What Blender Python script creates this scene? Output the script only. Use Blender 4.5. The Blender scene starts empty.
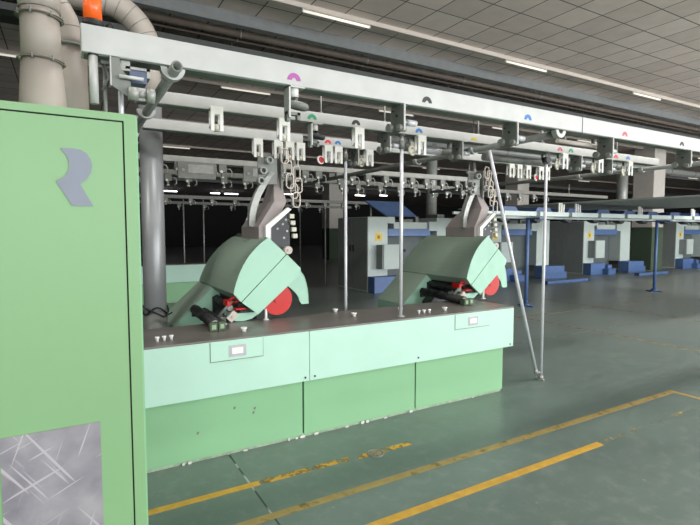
import bpy, bmesh, math, random
from mathutils import Vector, Matrix
random.seed(7)
S = bpy.context.scene
COL = S.collection
R = math.radians
PI = math.pi

# ------------------------------------------------------------------ camera, world, lights, exposure
cam_d = bpy.data.cameras.new('camera')
cam = bpy.data.objects.new('camera', cam_d)
COL.objects.link(cam)
cam_d.sensor_fit = 'HORIZONTAL'
cam_d.sensor_width = 36.0
cam_d.lens = 36.0 * 484.5 / 700.0
cam_d.clip_start = 0.05
cam_d.clip_end = 200
cam.location = (0, 0, 1.6)
cam.rotation_euler = (R(90) - math.atan(31.5 / 484.5), 0, R(59.87 - 90))
S.camera = cam

world = bpy.data.worlds.new('world')
S.world = world
world.use_nodes = True
bg = world.node_tree.nodes['Background']
bg.inputs[0].default_value = (0.75, 0.85, 1.0, 1)
bg.inputs[1].default_value = 0.3

def area_light(name, loc, rot, sx, sy, power, color):
    d = bpy.data.lights.new(name, 'AREA')
    d.shape = 'RECTANGLE'
    d.size = sx
    d.size_y = sy
    d.energy = power
    d.color = color
    o = bpy.data.objects.new(name, d)
    o.location = loc
    o.rotation_euler = rot
    COL.objects.link(o)
    return o

# daylight entering through the window bays of the near wall
for i, (wx, pw) in enumerate([(-5.0, 300), (1.0, 360), (7.0, 440), (13.0, 720), (19.0, 1100), (25.0, 1100)]):
    area_light('window_daylight', (wx, -13.3, 2.6), (R(112), 0, 0), 4.6, 3.0, pw, (0.95, 0.98, 1.0))
# added overhead fill lights, unseen, in rows behind and beside the camera
for ly in (-8.0, -2.6, 2.4):
    for lx, pw in ((-7.4, 80), (-3.0, 75), (1.4, 34), (5.8, 60), (10.2, 100), (14.6, 130), (19.0, 150), (23.4, 150)):
        area_light('overhead_fill_light', (lx, ly, 4.86), (0, 0, 0), 1.6, 0.3, pw * (0.9 if ly < 0 else 1.0), (1.0, 0.98, 0.94))

S.view_settings.view_transform = 'Standard'
S.view_settings.look = 'None'
S.view_settings.gamma = 1.0
S.view_settings.use_curve_mapping = False
S.view_settings.exposure = 0.4

# ------------------------------------------------------------------ materials
def lin(c):
    return tuple(((v / 255) / 12.92 if v / 255 <= 0.04045 else (((v / 255) + 0.055) / 1.055) ** 2.4) for v in c)

def mat(name, rgb, rough=0.5, metal=0.0, var=0.08, scale=6.0, bump=0.0, emit=None, spec=0.5, rgb2=None):
    m = bpy.data.materials.new(name)
    m.use_nodes = True
    nt = m.node_tree
    b = nt.nodes['Principled BSDF']
    b.inputs['Roughness'].default_value = rough
    b.inputs['Metallic'].default_value = metal
    b.inputs['Specular IOR Level'].default_value = spec
    c = lin(rgb)
    c2 = lin(rgb2) if rgb2 else tuple(v * (1 - var * 2) for v in c)
    tc = nt.nodes.new('ShaderNodeTexCoord')
    n = nt.nodes.new('ShaderNodeTexNoise')
    n.inputs['Scale'].default_value = scale
    n.inputs['Detail'].default_value = 5
    nt.links.new(tc.outputs['Object'], n.inputs['Vector'])
    r = nt.nodes.new('ShaderNodeValToRGB')
    r.color_ramp.elements[0].position = 0.3
    r.color_ramp.elements[1].position = 0.7
    r.color_ramp.elements[0].color = (*c2, 1)
    r.color_ramp.elements[1].color = (*c, 1)
    nt.links.new(n.outputs['Fac'], r.inputs['Fac'])
    nt.links.new(r.outputs['Color'], b.inputs['Base Color'])
    if bump:
        bp = nt.nodes.new('ShaderNodeBump')
        bp.inputs['Strength'].default_value = bump
        nt.links.new(n.outputs['Fac'], bp.inputs['Height'])
        nt.links.new(bp.outputs['Normal'], b.inputs['Normal'])
    if emit:
        b.inputs['Emission Color'].default_value = (*lin(rgb), 1)
        b.inputs['Emission Strength'].default_value = emit
    return m

M = {}
M['mint'] = mat('mint_paint', (182, 219, 203), 0.45, var=0.03, scale=2.5)
M['mint_hood'] = mat('mint_hood_paint', (162, 206, 184), 0.4, var=0.02, scale=3)
M['hood_top'] = mat('grey_green_hood', (152, 172, 156), 0.5, var=0.03, scale=3)
M['green'] = mat('leaf_green_paint', (136, 186, 142), 0.5, var=0.03, scale=2)
M['cab_green'] = mat('cabinet_green_paint', (130, 172, 124), 0.42, var=0.025, scale=1.5)
M['plinth'] = mat('pale_plinth', (170, 190, 165), 0.8, var=0.2, scale=20)
M['chip'] = mat('white_chipped_filler', (225, 225, 220), 0.9, var=0.1, scale=30)
M['black'] = mat('black_rubber', (22, 23, 24), 0.55)
M['dark'] = mat('dark_metal', (52, 54, 56), 0.45, 0.3)
M['groove'] = mat('shadow_gap_black', (20, 26, 22), 0.8)
M['steel'] = mat('brushed_steel', (214, 215, 220), 0.35, 0.15, var=0.06, scale=14)
M['galv'] = mat('galvanised_metal', (165, 167, 162), 0.42, 0.25, var=0.12, scale=18)
M['galv_dk'] = mat('dull_grey_metal', (128, 131, 126), 0.5, 0.15, var=0.1, scale=18)
M['alu'] = mat('anodised_aluminium_rail', (194, 195, 193), 0.45, 0.1, var=0.05, scale=9)
M['dimmed_rail'] = mat('dimmed_grey_rail', (168, 168, 162), 0.55, 0.1, var=.1, scale=9)  # rail grey lowered to paint in the light falling off with depth
M['dimmed_rail2'] = mat('dimmed_dark_rail', (122, 122, 116), 0.55, 0.1, var=.1, scale=9)  # darker still: weaker light on the deeper rails put into the colour
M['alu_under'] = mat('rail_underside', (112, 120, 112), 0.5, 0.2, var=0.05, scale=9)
M['white'] = mat('white_plastic', (232, 232, 228), 0.4, var=0.02)
M['cream'] = mat('cream_plastic', (206, 202, 186), 0.45, var=0.04)
M['duct'] = mat('beige_duct_paint', (164, 155, 146), 0.5, var=0.05, scale=5)
M['tallduct'] = mat('grey_steel_duct', (150, 152, 154), 0.36, 0.25, var=0.04, scale=4)
M['red'] = mat('red_plastic', (196, 26, 22), 0.4, var=0.03)
M['orange'] = mat('orange_beacon_plastic', (240, 98, 30), 0.25, var=0.05, emit=0.12)
M['emblem'] = mat('grey_emblem', (122, 128, 140), 0.45, 0.3, var=0.03)
M['taupe'] = mat('taupe_grey_casting', (150, 141, 140), 0.5, var=0.04)
M['blue'] = mat('mid_blue_paint', (84, 112, 160), 0.45, var=0.06)
M['blue_dk'] = mat('deep_blue_paint', (62, 84, 126), 0.45, var=0.06)
M['mgrey'] = mat('machine_light_grey', (186, 198, 194), 0.5, var=0.03)
M['mdark'] = mat('machine_dark_grey', (136, 142, 140), 0.55, var=0.05)
M['mblack'] = mat('machine_recess', (30, 32, 33), 0.7)
M['yellow_lab'] = mat('yellow_label', (222, 190, 60), 0.5)
M['column'] = mat('column_plaster', (206, 200, 192), 0.8, var=0.04)
M['column_green'] = mat('column_green_dado', (70, 86, 68), 0.7, var=0.05)
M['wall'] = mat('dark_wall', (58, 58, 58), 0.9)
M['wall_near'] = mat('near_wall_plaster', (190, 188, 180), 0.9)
M['beam'] = mat('concrete_beam', (128, 130, 130), 0.85, var=0.06, scale=8)
M['pipe_brown'] = mat('brown_pipe', (104, 92, 84), 0.6, var=0.12, scale=10)
M['pipe_grey'] = mat('grey_conduit_band', (84, 86, 84), 0.6, var=0.1, scale=10)
M['track'] = mat('light_track_white', (205, 194, 184), 0.6, var=0.04)
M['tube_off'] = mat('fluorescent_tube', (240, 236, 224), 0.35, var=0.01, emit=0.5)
M['tube_lit'] = mat('lit_fluorescent_tube', (240, 245, 255), 0.35, var=0.0, emit=5.0)
M['canopy'] = mat('grey_canopy_sheet', (150, 156, 154), 0.8, var=0.05)
M['fabric_grey'] = mat('grey_handle_plate', (186, 184, 192), 0.5, var=0.08, scale=30)
for nm, c in (('purple', (178, 90, 168)), ('mblack', (40, 42, 42)), ('mblue', (48, 122, 196)), ('mred', (222, 60, 66)), ('mpink', (206, 90, 104)),
              ('mgreen', (40, 158, 112)), ('myellow', (226, 198, 56))):
    M['mark_' + nm] = mat('mark_paint_' + nm, c, 0.5, var=0.02)

# scratched steel patch on the cabinet
m = M['scratch'] = mat('scratched_steel', (164, 161, 166), 0.42, 0.2, rgb2=(126, 123, 132), scale=8)
nt = m.node_tree
b = nt.nodes['Principled BSDF']
src = b.inputs['Base Color'].links[0].from_socket
tc = nt.nodes.new('ShaderNodeTexCoord')
cur = src
for ang, sc in ((25, 9), (-55, 7), (70, 8)):
    mp = nt.nodes.new('ShaderNodeMapping')
    m0 = nt.nodes.new('ShaderNodeMapping')
    m0.inputs['Rotation'].default_value = (0, R(ang), 0)
    nt.links.new(tc.outputs['Object'], m0.inputs['Vector'])
    mp.inputs['Scale'].default_value = (.35, .35, 9)
    nt.links.new(m0.outputs['Vector'], mp.inputs['Vector'])
    no = nt.nodes.new('ShaderNodeTexNoise')
    no.inputs['Scale'].default_value = sc
    no.inputs['Detail'].default_value = 1
    nt.links.new(mp.outputs['Vector'], no.inputs['Vector'])
    rp = nt.nodes.new('ShaderNodeValToRGB')
    rp.color_ramp.elements[0].position = 0.66
    rp.color_ramp.elements[1].position = 0.70
    nt.links.new(no.outputs['Fac'], rp.inputs['Fac'])
    mx = nt.nodes.new('ShaderNodeMix')
    mx.data_type = 'RGBA'
    nt.links.new(rp.outputs['Color'], mx.inputs[0])
    nt.links.new(cur, mx.inputs[6])
    mx.inputs[7].default_value = (*lin((182, 178, 184)), 1)
    cur = mx.outputs[2]
nt.links.new(cur, b.inputs['Base Color'])

def math_node(nt, op, a, b_=None, c_=None):
    n = nt.nodes.new('ShaderNodeMath')
    n.operation = op
    for i, v in enumerate((a, b_, c_)):
        if v is None:
            continue
        if isinstance(v, (int, float)):
            n.inputs[i].default_value = v
        else:
            nt.links.new(v, n.inputs[i])
    return n.outputs[0]

# floor: worn dark green coating, slab joints
def floor_material():
    m = mat('green_floor_coating', (103, 119, 112), 0.34, var=0.1, scale=1.2, rgb2=(92, 107, 101))
    nt = m.node_tree
    b = nt.nodes['Principled BSDF']
    tc = nt.nodes.new('ShaderNodeTexCoord')
    sp = nt.nodes.new('ShaderNodeSeparateXYZ')
    nt.links.new(tc.outputs['Object'], sp.inputs[0])
    base = b.inputs['Base Color'].links[0].from_socket
    # worn towards bare grey concrete in the aisle beyond the bench
    n2 = nt.nodes.new('ShaderNodeTexNoise')
    n2.inputs['Scale'].default_value = 9.0
    n2.inputs['Detail'].default_value = 9
    n2.inputs['Roughness'].default_value = 0.7
    nt.links.new(tc.outputs['Object'], n2.inputs['Vector'])
    wear = math_node(nt, 'ADD', math_node(nt, 'MULTIPLY', math_node(nt, 'ADD', sp.outputs[0], sp.outputs[1]), 0.09), -0.62)
    wear = math_node(nt, 'MULTIPLY', math_node(nt, 'MINIMUM', math_node(nt, 'MAXIMUM', wear, 0.0), 1.0), 0.7)
    sw = math_node(nt, 'MULTIPLY', math_node(nt, 'SUBTRACT', n2.outputs['Fac'], 0.49), 2.0)
    wear = math_node(nt, 'MINIMUM', math_node(nt, 'MAXIMUM', math_node(nt, 'ADD', wear, sw), 0.0), 0.9)
    mx = nt.nodes.new('ShaderNodeMix')
    mx.data_type = 'RGBA'
    nt.links.new(wear, mx.inputs[0])
    nt.links.new(base, mx.inputs[6])
    mx.inputs[7].default_value = (*lin((136, 140, 136)), 1)
    # specks of chipped coating
    n3 = nt.nodes.new('ShaderNodeTexNoise')
    n3.inputs['Scale'].default_value = 16
    n3.inputs['Detail'].default_value = 3
    nt.links.new(tc.outputs['Object'], n3.inputs['Vector'])
    rp = nt.nodes.new('ShaderNodeValToRGB')
    rp.color_ramp.elements[0].position = 0.73
    rp.color_ramp.elements[1].position = 0.77
    rp.color_ramp.elements[1].color = (0.6, 0.6, 0.6, 1)
    nt.links.new(n3.outputs['Fac'], rp.inputs['Fac'])
    m2 = nt.nodes.new('ShaderNodeMix')
    m2.data_type = 'RGBA'
    nt.links.new(rp.outputs['Color'], m2.inputs[0])
    nt.links.new(mx.outputs[2], m2.inputs[6])
    m2.inputs[7].default_value = (*lin((140, 150, 140)), 1)
    # joints: x = .945 + 6.28k, y = 4.72 + 6k
    jx = math_node(nt, 'ABSOLUTE', math_node(nt, 'SUBTRACT', math_node(nt, 'WRAP', sp.outputs[0], 3.14 + .945, -3.14 + .945), .945))
    jy = math_node(nt, 'ABSOLUTE', math_node(nt, 'SUBTRACT', math_node(nt, 'WRAP', sp.outputs[1], 3 + 4.72, -3 + 4.72), 4.72))
    j = math_node(nt, 'LESS_THAN', math_node(nt, 'MINIMUM', jx, jy), 0.006)
    m3 = nt.nodes.new('ShaderNodeMix')
    m3.data_type = 'RGBA'
    nt.links.new(j, m3.inputs[0])
    nt.links.new(m2.outputs[2], m3.inputs[6])
    n4 = nt.nodes.new('ShaderNodeTexNoise')
    n4.inputs['Scale'].default_value = 5
    nt.links.new(tc.outputs['Object'], n4.inputs['Vector'])
    r4 = nt.nodes.new('ShaderNodeValToRGB')
    r4.color_ramp.elements[0].position = 0.48
    r4.color_ramp.elements[1].position = 0.54
    r4.color_ramp.elements[0].color = (*lin((40, 44, 40)), 1)
    r4.color_ramp.elements[1].color = (*lin((165, 168, 158)), 1)
    nt.links.new(n4.outputs['Fac'], r4.inputs['Fac'])
    nt.links.new(r4.outputs['Color'], m3.inputs[7])
    nt.links.new(m3.outputs[2], b.inputs['Base Color'])
    rr = math_node(nt, 'ADD', math_node(nt, 'MULTIPLY', n2.outputs['Fac'], 0.35), 0.17)
    nt.links.new(rr, b.inputs['Roughness'])
    return m
M['floor'] = floor_material()

def ceiling_material():
    m = bpy.data.materials.new('ceiling_tiles')
    m.use_nodes = True
    nt = m.node_tree
    b = nt.nodes['Principled BSDF']
    b.inputs['Roughness'].default_value = 0.85
    tc = nt.nodes.new('ShaderNodeTexCoord')
    sp = nt.nodes.new('ShaderNodeSeparateXYZ')
    nt.links.new(tc.outputs['Object'], sp.inputs[0])
    fx = math_node(nt, 'DIVIDE', math_node(nt, 'SUBTRACT', sp.outputs[0], 6.92 - 60), 0.6)
    fy = math_node(nt, 'DIVIDE', math_node(nt, 'SUBTRACT', sp.outputs[1], 4.90 - 60), 0.6)
    ax = math_node(nt, 'ABSOLUTE', math_node(nt, 'SUBTRACT', math_node(nt, 'FRACT', math_node(nt, 'ADD', fx, 0.5)), 0.5))
    ay = math_node(nt, 'ABSOLUTE', math_node(nt, 'SUBTRACT', math_node(nt, 'FRACT', math_node(nt, 'ADD', fy, 0.5)), 0.5))
    line = math_node(nt, 'LESS_THAN', math_node(nt, 'MINIMUM', ax, ay), 0.016)
    cx = nt.nodes.new('ShaderNodeCombineXYZ')
    nt.links.new(math_node(nt, 'FLOOR', fx), cx.inputs[0])
    nt.links.new(math_node(nt, 'FLOOR', fy), cx.inputs[1])
    wn = nt.nodes.new('ShaderNodeTexWhiteNoise')
    nt.links.new(cx.outputs[0], wn.inputs['Vector'])
    n = nt.nodes.new('ShaderNodeTexNoise')
    n.inputs['Scale'].default_value = 4
    n.inputs['Detail'].default_value = 8
    nt.links.new(tc.outputs['Object'], n.inputs['Vector'])
    fac = math_node(nt, 'ADD', math_node(nt, 'MULTIPLY', wn.outputs['Value'], 0.4), math_node(nt, 'MULTIPLY', n.outputs['Fac'], 0.6))
    r = nt.nodes.new('ShaderNodeValToRGB')
    r.color_ramp.elements[0].position = 0.2
    r.color_ramp.elements[1].position = 0.75
    r.color_ramp.elements[0].color = (*lin((214, 199, 190)), 1)
    r.color_ramp.elements[1].color = (*lin((238, 223, 214)), 1)
    nt.links.new(fac, r.inputs['Fac'])
    mx = nt.nodes.new('ShaderNodeMix')
    mx.data_type = 'RGBA'
    nt.links.new(line, mx.inputs[0])
    nt.links.new(r.outputs['Color'], mx.inputs[6])
    mx.inputs[7].default_value = (*lin((96, 90, 84)), 1)
    nt.links.new(mx.outputs[2], b.inputs['Base Color'])
    return m
M['ceiling'] = ceiling_material()

def worn_paint(name, rgb, thr, scale=9.0, soft=0.05):
    """paint with worn-away gaps that let the floor show through"""
    m = mat(name, rgb, 0.5, var=0.12, scale=14)
    nt = m.node_tree
    b = nt.nodes['Principled BSDF']
    out = nt.nodes['Material Output']
    tr = nt.nodes.new('ShaderNodeBsdfTransparent')
    mx = nt.nodes.new('ShaderNodeMixShader')
    tc = nt.nodes.new('ShaderNodeTexCoord')
    n = nt.nodes.new('ShaderNodeTexNoise')
    n.inputs['Scale'].default_value = scale
    n.inputs['Detail'].default_value = 7
    n.inputs['Roughness'].default_value = 0.65
    nt.links.new(tc.outputs['Object'], n.inputs['Vector'])
    r = nt.nodes.new('ShaderNodeValToRGB')
    r.color_ramp.elements[0].position = thr - soft
    r.color_ramp.elements[1].position = thr + soft
    nt.links.new(n.outputs['Fac'], r.inputs['Fac'])
    nt.links.new(r.outputs['Color'], mx.inputs[0])
    nt.links.new(tr.outputs[0], mx.inputs[1])
    nt.links.new(b.outputs[0], mx.inputs[2])
    nt.links.new(mx.outputs[0], out.inputs[0])
    return m
M['line_good'] = worn_paint('yellow_line_paint', (206, 160, 56), 0.22)
M['line_faded'] = worn_paint('faded_yellow_line_paint', (168, 144, 84), 0.33, soft=0.12)
M['line_worn'] = worn_paint('worn_yellow_line_paint', (204, 158, 58), 0.50)
M['line_pale'] = worn_paint('pale_old_line_paint', (158, 142, 104), 0.42, soft=0.12)

# ------------------------------------------------------------------ mesh builder
class MB:
    def __init__(s):
        s.v = []; s.f = []; s.sm = []
    def add(s, vs, fs, smooth=False):
        o = len(s.v)
        s.v += [tuple(v) for v in vs]
        s.f += [tuple(o + i for i in f) for f in fs]
        s.sm += [smooth] * len(fs)
        return s
    def box(s, x0, x1, y0, y1, z0, z1):
        if x0 > x1: x0, x1 = x1, x0
        if y0 > y1: y0, y1 = y1, y0
        if z0 > z1: z0, z1 = z1, z0
        vs = [(x0, y0, z0), (x1, y0, z0), (x1, y1, z0), (x0, y1, z0), (x0, y0, z1), (x1, y0, z1), (x1, y1, z1), (x0, y1, z1)]
        return s.add(vs, [(0, 3, 2, 1), (4, 5, 6, 7), (0, 1, 5, 4), (1, 2, 6, 5), (2, 3, 7, 6), (3, 0, 4, 7)])
    def cbox(s, x0, x1, y0, y1, z0, z1, c=0.005):
        """box with chamfered edges"""
        bm = bmesh.new()
        bmesh.ops.create_cube(bm, size=1)
        for v in bm.verts:
            v.co = Vector(((x0 + x1) / 2 + v.co.x * (x1 - x0), (y0 + y1) / 2 + v.co.y * (y1 - y0), (z0 + z1) / 2 + v.co.z * (z1 - z0)))
        bmesh.ops.bevel(bm, geom=bm.edges[:], offset=c, segments=2, profile=0.5, affect='EDGES')
        return s.from_bm(bm)
    def from_bm(s, bm, smooth=False):
        bm.verts.index_update()
        s.add([v.co[:] for v in bm.verts], [[v.index for v in f.verts] for f in bm.faces], smooth)
        bm.free()
        return s
    def tube(s, path, r, n=14, caps=True, closed=False, inner=None):
        """sweep a circle along a path; r number or list"""
        P = [Vector(p) for p in path]
        k = len(P)
        rs = r if isinstance(r, (list, tuple)) else [r] * k
        rings = []
        up = None
        for i in range(k):
            if closed:
                t = (P[(i + 1) % k] - P[i - 1]).normalized()
            else:
                a = P[max(i - 1, 0)]; b_ = P[min(i + 1, k - 1)]
                t = (b_ - a).normalized() if (b_ - a).length > 1e-9 else Vector((0, 0, 1))
            if up is None:
                up = Vector((0, 0, 1)) if abs(t.z) < 0.9 else Vector((1, 0, 0))
            u = (up - t * up.dot(t))
            if u.length < 1e-6:
                u = t.orthogonal()
            u.normalize()
            w = t.cross(u)
            up = u
            rings.append([P[i] + (u * math.cos(2 * PI * j / n) + w * math.sin(2 * PI * j / n)) * rs[i] for j in range(n)])
        vs = [v for rg in rings for v in rg]
        fs = []
        m = k if closed else k - 1
        for i in range(m):
            i2 = (i + 1) % k
            for j in range(n):
                j2 = (j + 1) % n
                fs.append((i * n + j, i * n + j2, i2 * n + j2, i2 * n + j))
        s.add(vs, fs, True)
        if caps and not closed:
            o = len(s.v) - len(vs)
            s.f += [tuple(o + j for j in reversed(range(n))), tuple(o + (k - 1) * n + j for j in range(n))]
            s.sm += [False, False]
        return s
    def cyl(s, p0, p1, r, r2=None, n=18, caps=True):
        return s.tube([p0, p1], [r, r if r2 is None else r2], n, caps)
    def pipe(s, p0, p1, r, ri, n=18):
        """hollow tube with thickness"""
        P0, P1 = Vector(p0), Vector(p1)
        t = (P1 - P0).normalized()
        u = t.orthogonal().normalized(); w = t.cross(u)
        def ring(c, q): return [c + (u * math.cos(2 * PI * j / n) + w * math.sin(2 * PI * j / n)) * q for j in range(n)]
        vs = ring(P0, r) + ring(P1, r) + ring(P0, ri) + ring(P1, ri)
        fs = []
        for j in range(n):
            k = (j + 1) % n
            fs += [(j, k, n + k, n + j), (2 * n + k, 2 * n + j, 3 * n + j, 3 * n + k), (k, j, 2 * n + j, 2 * n + k), (n + j, n + k, 3 * n + k, 3 * n + j)]
        return s.add(vs, fs, True)
    def torus(s, c, axis, R_, r, n=24, m=10):
        a = Vector(axis).normalized()
        u = a.orthogonal().normalized(); w = a.cross(u)
        C = Vector(c)
        return s.tube([C + (u * math.cos(2 * PI * i / n) + w * math.sin(2 * PI * i / n)) * R_ for i in range(n)], r, m, closed=True)
    def prism(s, pts, axis, a0, a1):
        """polygon pts (2D) extruded along axis 'y' (pts = x,z), 'x' (pts = y,z) or 'z' (pts = x,y)"""
        def P(p, a):
            return (p[0], a, p[1]) if axis == 'y' else ((a, p[0], p[1]) if axis == 'x' else (p[0], p[1], a))
        n = len(pts)
        vs = [P(p, a0) for p in pts] + [P(p, a1) for p in pts]
        fs = [tuple(range(n)), tuple(range(2 * n - 1, n - 1, -1))]
        fs += [(i, n + i, n + (i + 1) % n, (i + 1) % n) for i in range(n)]
        return s.add(vs, fs)
    def loft(s, secs):
        """secs: list of equally long closed point loops (3D)"""
        n = len(secs[0])
        vs = [p for q in secs for p in q]
        fs = [tuple(range(n)), tuple((len(secs) - 1) * n + i for i in reversed(range(n)))]
        for k in range(len(secs) - 1):
            for i in range(n):
                j = (i + 1) % n
                fs.append((k * n + i, (k + 1) * n + i, (k + 1) * n + j, k * n + j))
        return s.add(vs, fs)

def obj(name, mb, m, parent=None, label=None, world=False, bevel=0.0):
    off = parent_world(parent) if (parent is not None and world) else Vector((0, 0, 0))
    me = bpy.data.meshes.new(name)
    me.from_pydata([tuple(Vector(v) - off) for v in mb.v], [], mb.f)
    me.polygons.foreach_set('use_smooth', mb.sm)
    me.update()
    bm = bmesh.new(); bm.from_mesh(me)
    bmesh.ops.recalc_face_normals(bm, faces=bm.faces[:])
    bm.to_mesh(me); bm.free()
    for mm in (m if isinstance(m, (list, tuple)) else [m]):
        me.materials.append(mm)
    o = bpy.data.objects.new(name, me)
    COL.objects.link(o)
    if parent is not None:
        o.parent = parent
    if label:
        o['label'] = label
    if bevel:
        bv = o.modifiers.new('bevel', 'BEVEL')
        bv.width = bevel; bv.segments = 2; bv.limit_method = 'ANGLE'; bv.angle_limit = R(40)
    return o

def parent_world(p):
    v = Vector((0, 0, 0))
    while p is not None:
        v += p.location
        p = p.parent
    return v

def tag(o, label, cat, group=None):
    o['label'] = label
    o['category'] = cat
    if group: o['group'] = group
    return o

def thing(name, label, cat, loc=(0, 0, 0), group=None):
    o = bpy.data.objects.new(name, None)
    o.empty_display_size = 0.1
    o.location = loc
    COL.objects.link(o)
    return tag(o, label, cat, group)

def struct(name, mb, m, parent=None, bevel=0.0):
    o = obj(name, mb, m, parent, bevel=bevel)
    o['kind'] = 'structure'
    return o

def dup(root, loc, label=None, group=None):
    r = root.copy(); COL.objects.link(r); r.location = loc
    if label: r['label'] = label
    if group: r['group'] = group
    for ch in list(root.children):
        c = ch.copy(); COL.objects.link(c); c.parent = r
        for g in list(ch.children):
            d = g.copy(); COL.objects.link(d); d.parent = c
    return r

# ------------------------------------------------------------------ room shell
X0, X1, Y0, Y1, ZC = -9.0, 52.0, -13.0, 52.0, 5.05
floor = struct('floor', MB().box(X0, X1, Y0, Y1, -0.1, 0), M['floor'])
struct('ceiling', MB().box(X0, X1, Y0, Y1, ZC, ZC + 0.1), M['ceiling'])
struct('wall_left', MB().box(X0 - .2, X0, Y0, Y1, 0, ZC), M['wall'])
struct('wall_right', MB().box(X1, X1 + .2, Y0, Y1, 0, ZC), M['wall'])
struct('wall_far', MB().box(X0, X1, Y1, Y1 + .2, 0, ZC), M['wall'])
nw = MB().box(X0, X1, Y0 - .12, Y0, 0, 1.0).box(X0, X1, Y0 - .12, Y0, 4.2, ZC)
nw.box(X0, -7.4, Y0 - .12, Y0, 1.0, 4.2)
for k in range(5):
    nw.box(-2.6 + 6 * k, -1.4 + 6 * k, Y0 - .12, Y0, 1.0, 4.2)
nw.box(27.4, X1, Y0 - .12, Y0, 1.0, 4.2)
struct('wall_near', nw, M['wall_near'])

# painted floor markings, children of the floor
def line(x0, x1, y0, y1, m, label):
    obj('painted_line', MB().box(x0, x1, y0, y1, 0.0, 0.0015), m, floor, label=label)
line(-1.5, 5.20, 2.46, 2.52, M['line_faded'], 'long faded yellow painted line')
line(5.14, 5.20, -2.5, 2.46, M['line_faded'], 'faded yellow line running back from the corner')
line(-1.5, 3.42, 2.10, 2.16, M['line_good'], 'bright yellow painted line stub')
line(3.42, 5.1, 2.10, 2.16, worn_paint('mostly_worn_yellow_paint', (196, 176, 100), 0.60), 'almost worn away yellow line')
line(-1.5, 1.0, 2.845, 2.90, M['line_good'], 'bright yellow line by the bench')
line(1.0, 1.66, 2.845, 2.90, M['line_worn'], 'chipped yellow line by the bench')
line(1.72, 2.18, 2.83, 2.885, M['line_worn'], 'broken yellow line beside the drain plug')
line(6.0, 12.0, 6.1, 6.14, M['line_pale'], 'pale old line across the aisle')
line(7.20, 7.25, -1.0, 6.3, M['line_pale'], 'thin yellow line in the aisle')
line(9.6, 9.65, 0.0, 7.5, M['line_pale'], 'pale line further along the aisle')
dr = thing('floor_plug', 'small round pitted cover set in the green floor on the broken yellow line', 'drain cover', (1.86, 2.84, 0))
obj('cover_disc', MB().cyl((0, 0, 0), (0, 0, .006), .05, .045, 28), mat('pitted_cover', (150, 140, 110), 0.7, var=.3, scale=40), dr)
obj('rim', MB().torus((0, 0, .003), (0, 0, 1), .056, .006, 28, 8), M['galv_dk'], dr)

# ------------------------------------------------------------------ ceiling beams, pipes, light tracks
def setting(name, mb, m):
    return struct(name, mb, m)
n = 1
for yb in (7.72, 16.2, 24.6, 33.0):
    setting('ceiling_beam_%d' % n, MB().box(X0, X1, yb, yb + .12, 4.86, ZC), M['beam'])
    n += 1
pipe_names = ['widest brown pipe under the first grey beam', 'thin brown pipe beside the widest ceiling pipe', 'dark conduit band behind the brown ceiling pipes', 'dark flat cable tray, lowest of the ceiling runs']
def run(name, label, cat, y, z, r, m, hang=True, flat=False):
    t = thing(name, label, cat, (0, y, z), 'services hung below the first ceiling beam')
    if flat:
        obj('tray', MB().box(X0, X1 - 10, -r, r, -.05, .05), m, t)
    else:
        obj('pipe', MB().cyl((X0, 0, 0), (X1 - 10, 0, 0), r, n=16), m, t)
    for k in range(10):
        x = -2.35 + 2.45 * k
        hg = MB().box(x - .012, x + .012, -.006, .006, 0, ZC - z - 0)
        if not flat: hg.torus((x, 0, 0), (1, 0, 0), r + .004, .008, 16, 6)
        obj('hanger', hg, M['galv'], t)
run('ceiling_pipe', pipe_names[0], 'pipe', 7.99, 4.82, .055, M['pipe_brown'])
run('ceiling_pipe', pipe_names[1], 'pipe', 8.16, 4.78, .022, M['pipe_brown'])
run('cable_tray', pipe_names[2], 'cable tray', 8.46, 4.70, .12, M['pipe_grey'], flat=True)
run('cable_tray', pipe_names[3], 'cable tray', 8.9, 4.80, .28, M['pipe_grey'], flat=True)

def light_track(y, label):
    t = thing('light_track', label, 'light track', (0, y, 4.93), 'fluorescent light tracks on the tiled ceiling')
    obj('channel', MB().box(X0, X1 - 6, -.035, .035, .05, ZC - 4.93), M['track'], t)
    k = 0
    x = 3.2 - 4.4 * 2
    while x < 40:
        tb = obj('tube', MB().cyl((x, 0, .02), (x + 1.2, 0, .02), .02, n=12), M['tube_off'], t)
        obj('end_cap', MB().cyl((x - .012, 0, .02), (x + .01, 0, .02), .022, n=12)
            .box(x - .01, x + .01, -.012, .012, .02, .055).box(x + 1.19, x + 1.21, -.012, .012, .02, .055).cyl((x + 1.19, 0, .02), (x + 1.212, 0, .02), .022, n=12), M['white'], tb)
        x += 4.4
    return t
for y, l in ((2.4, 'pale fluorescent light track on the ceiling nearest the camera'), (6.95, 'long pale light track in front of the first grey beam'),
             (11.5, 'light track seen between the nearest rail and the rail behind it'), (16.0, 'light track just behind the second rail, far ceiling'),
             (20.6, 'farthest light track seen low between the rails')):
    light_track(y, l)

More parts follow.
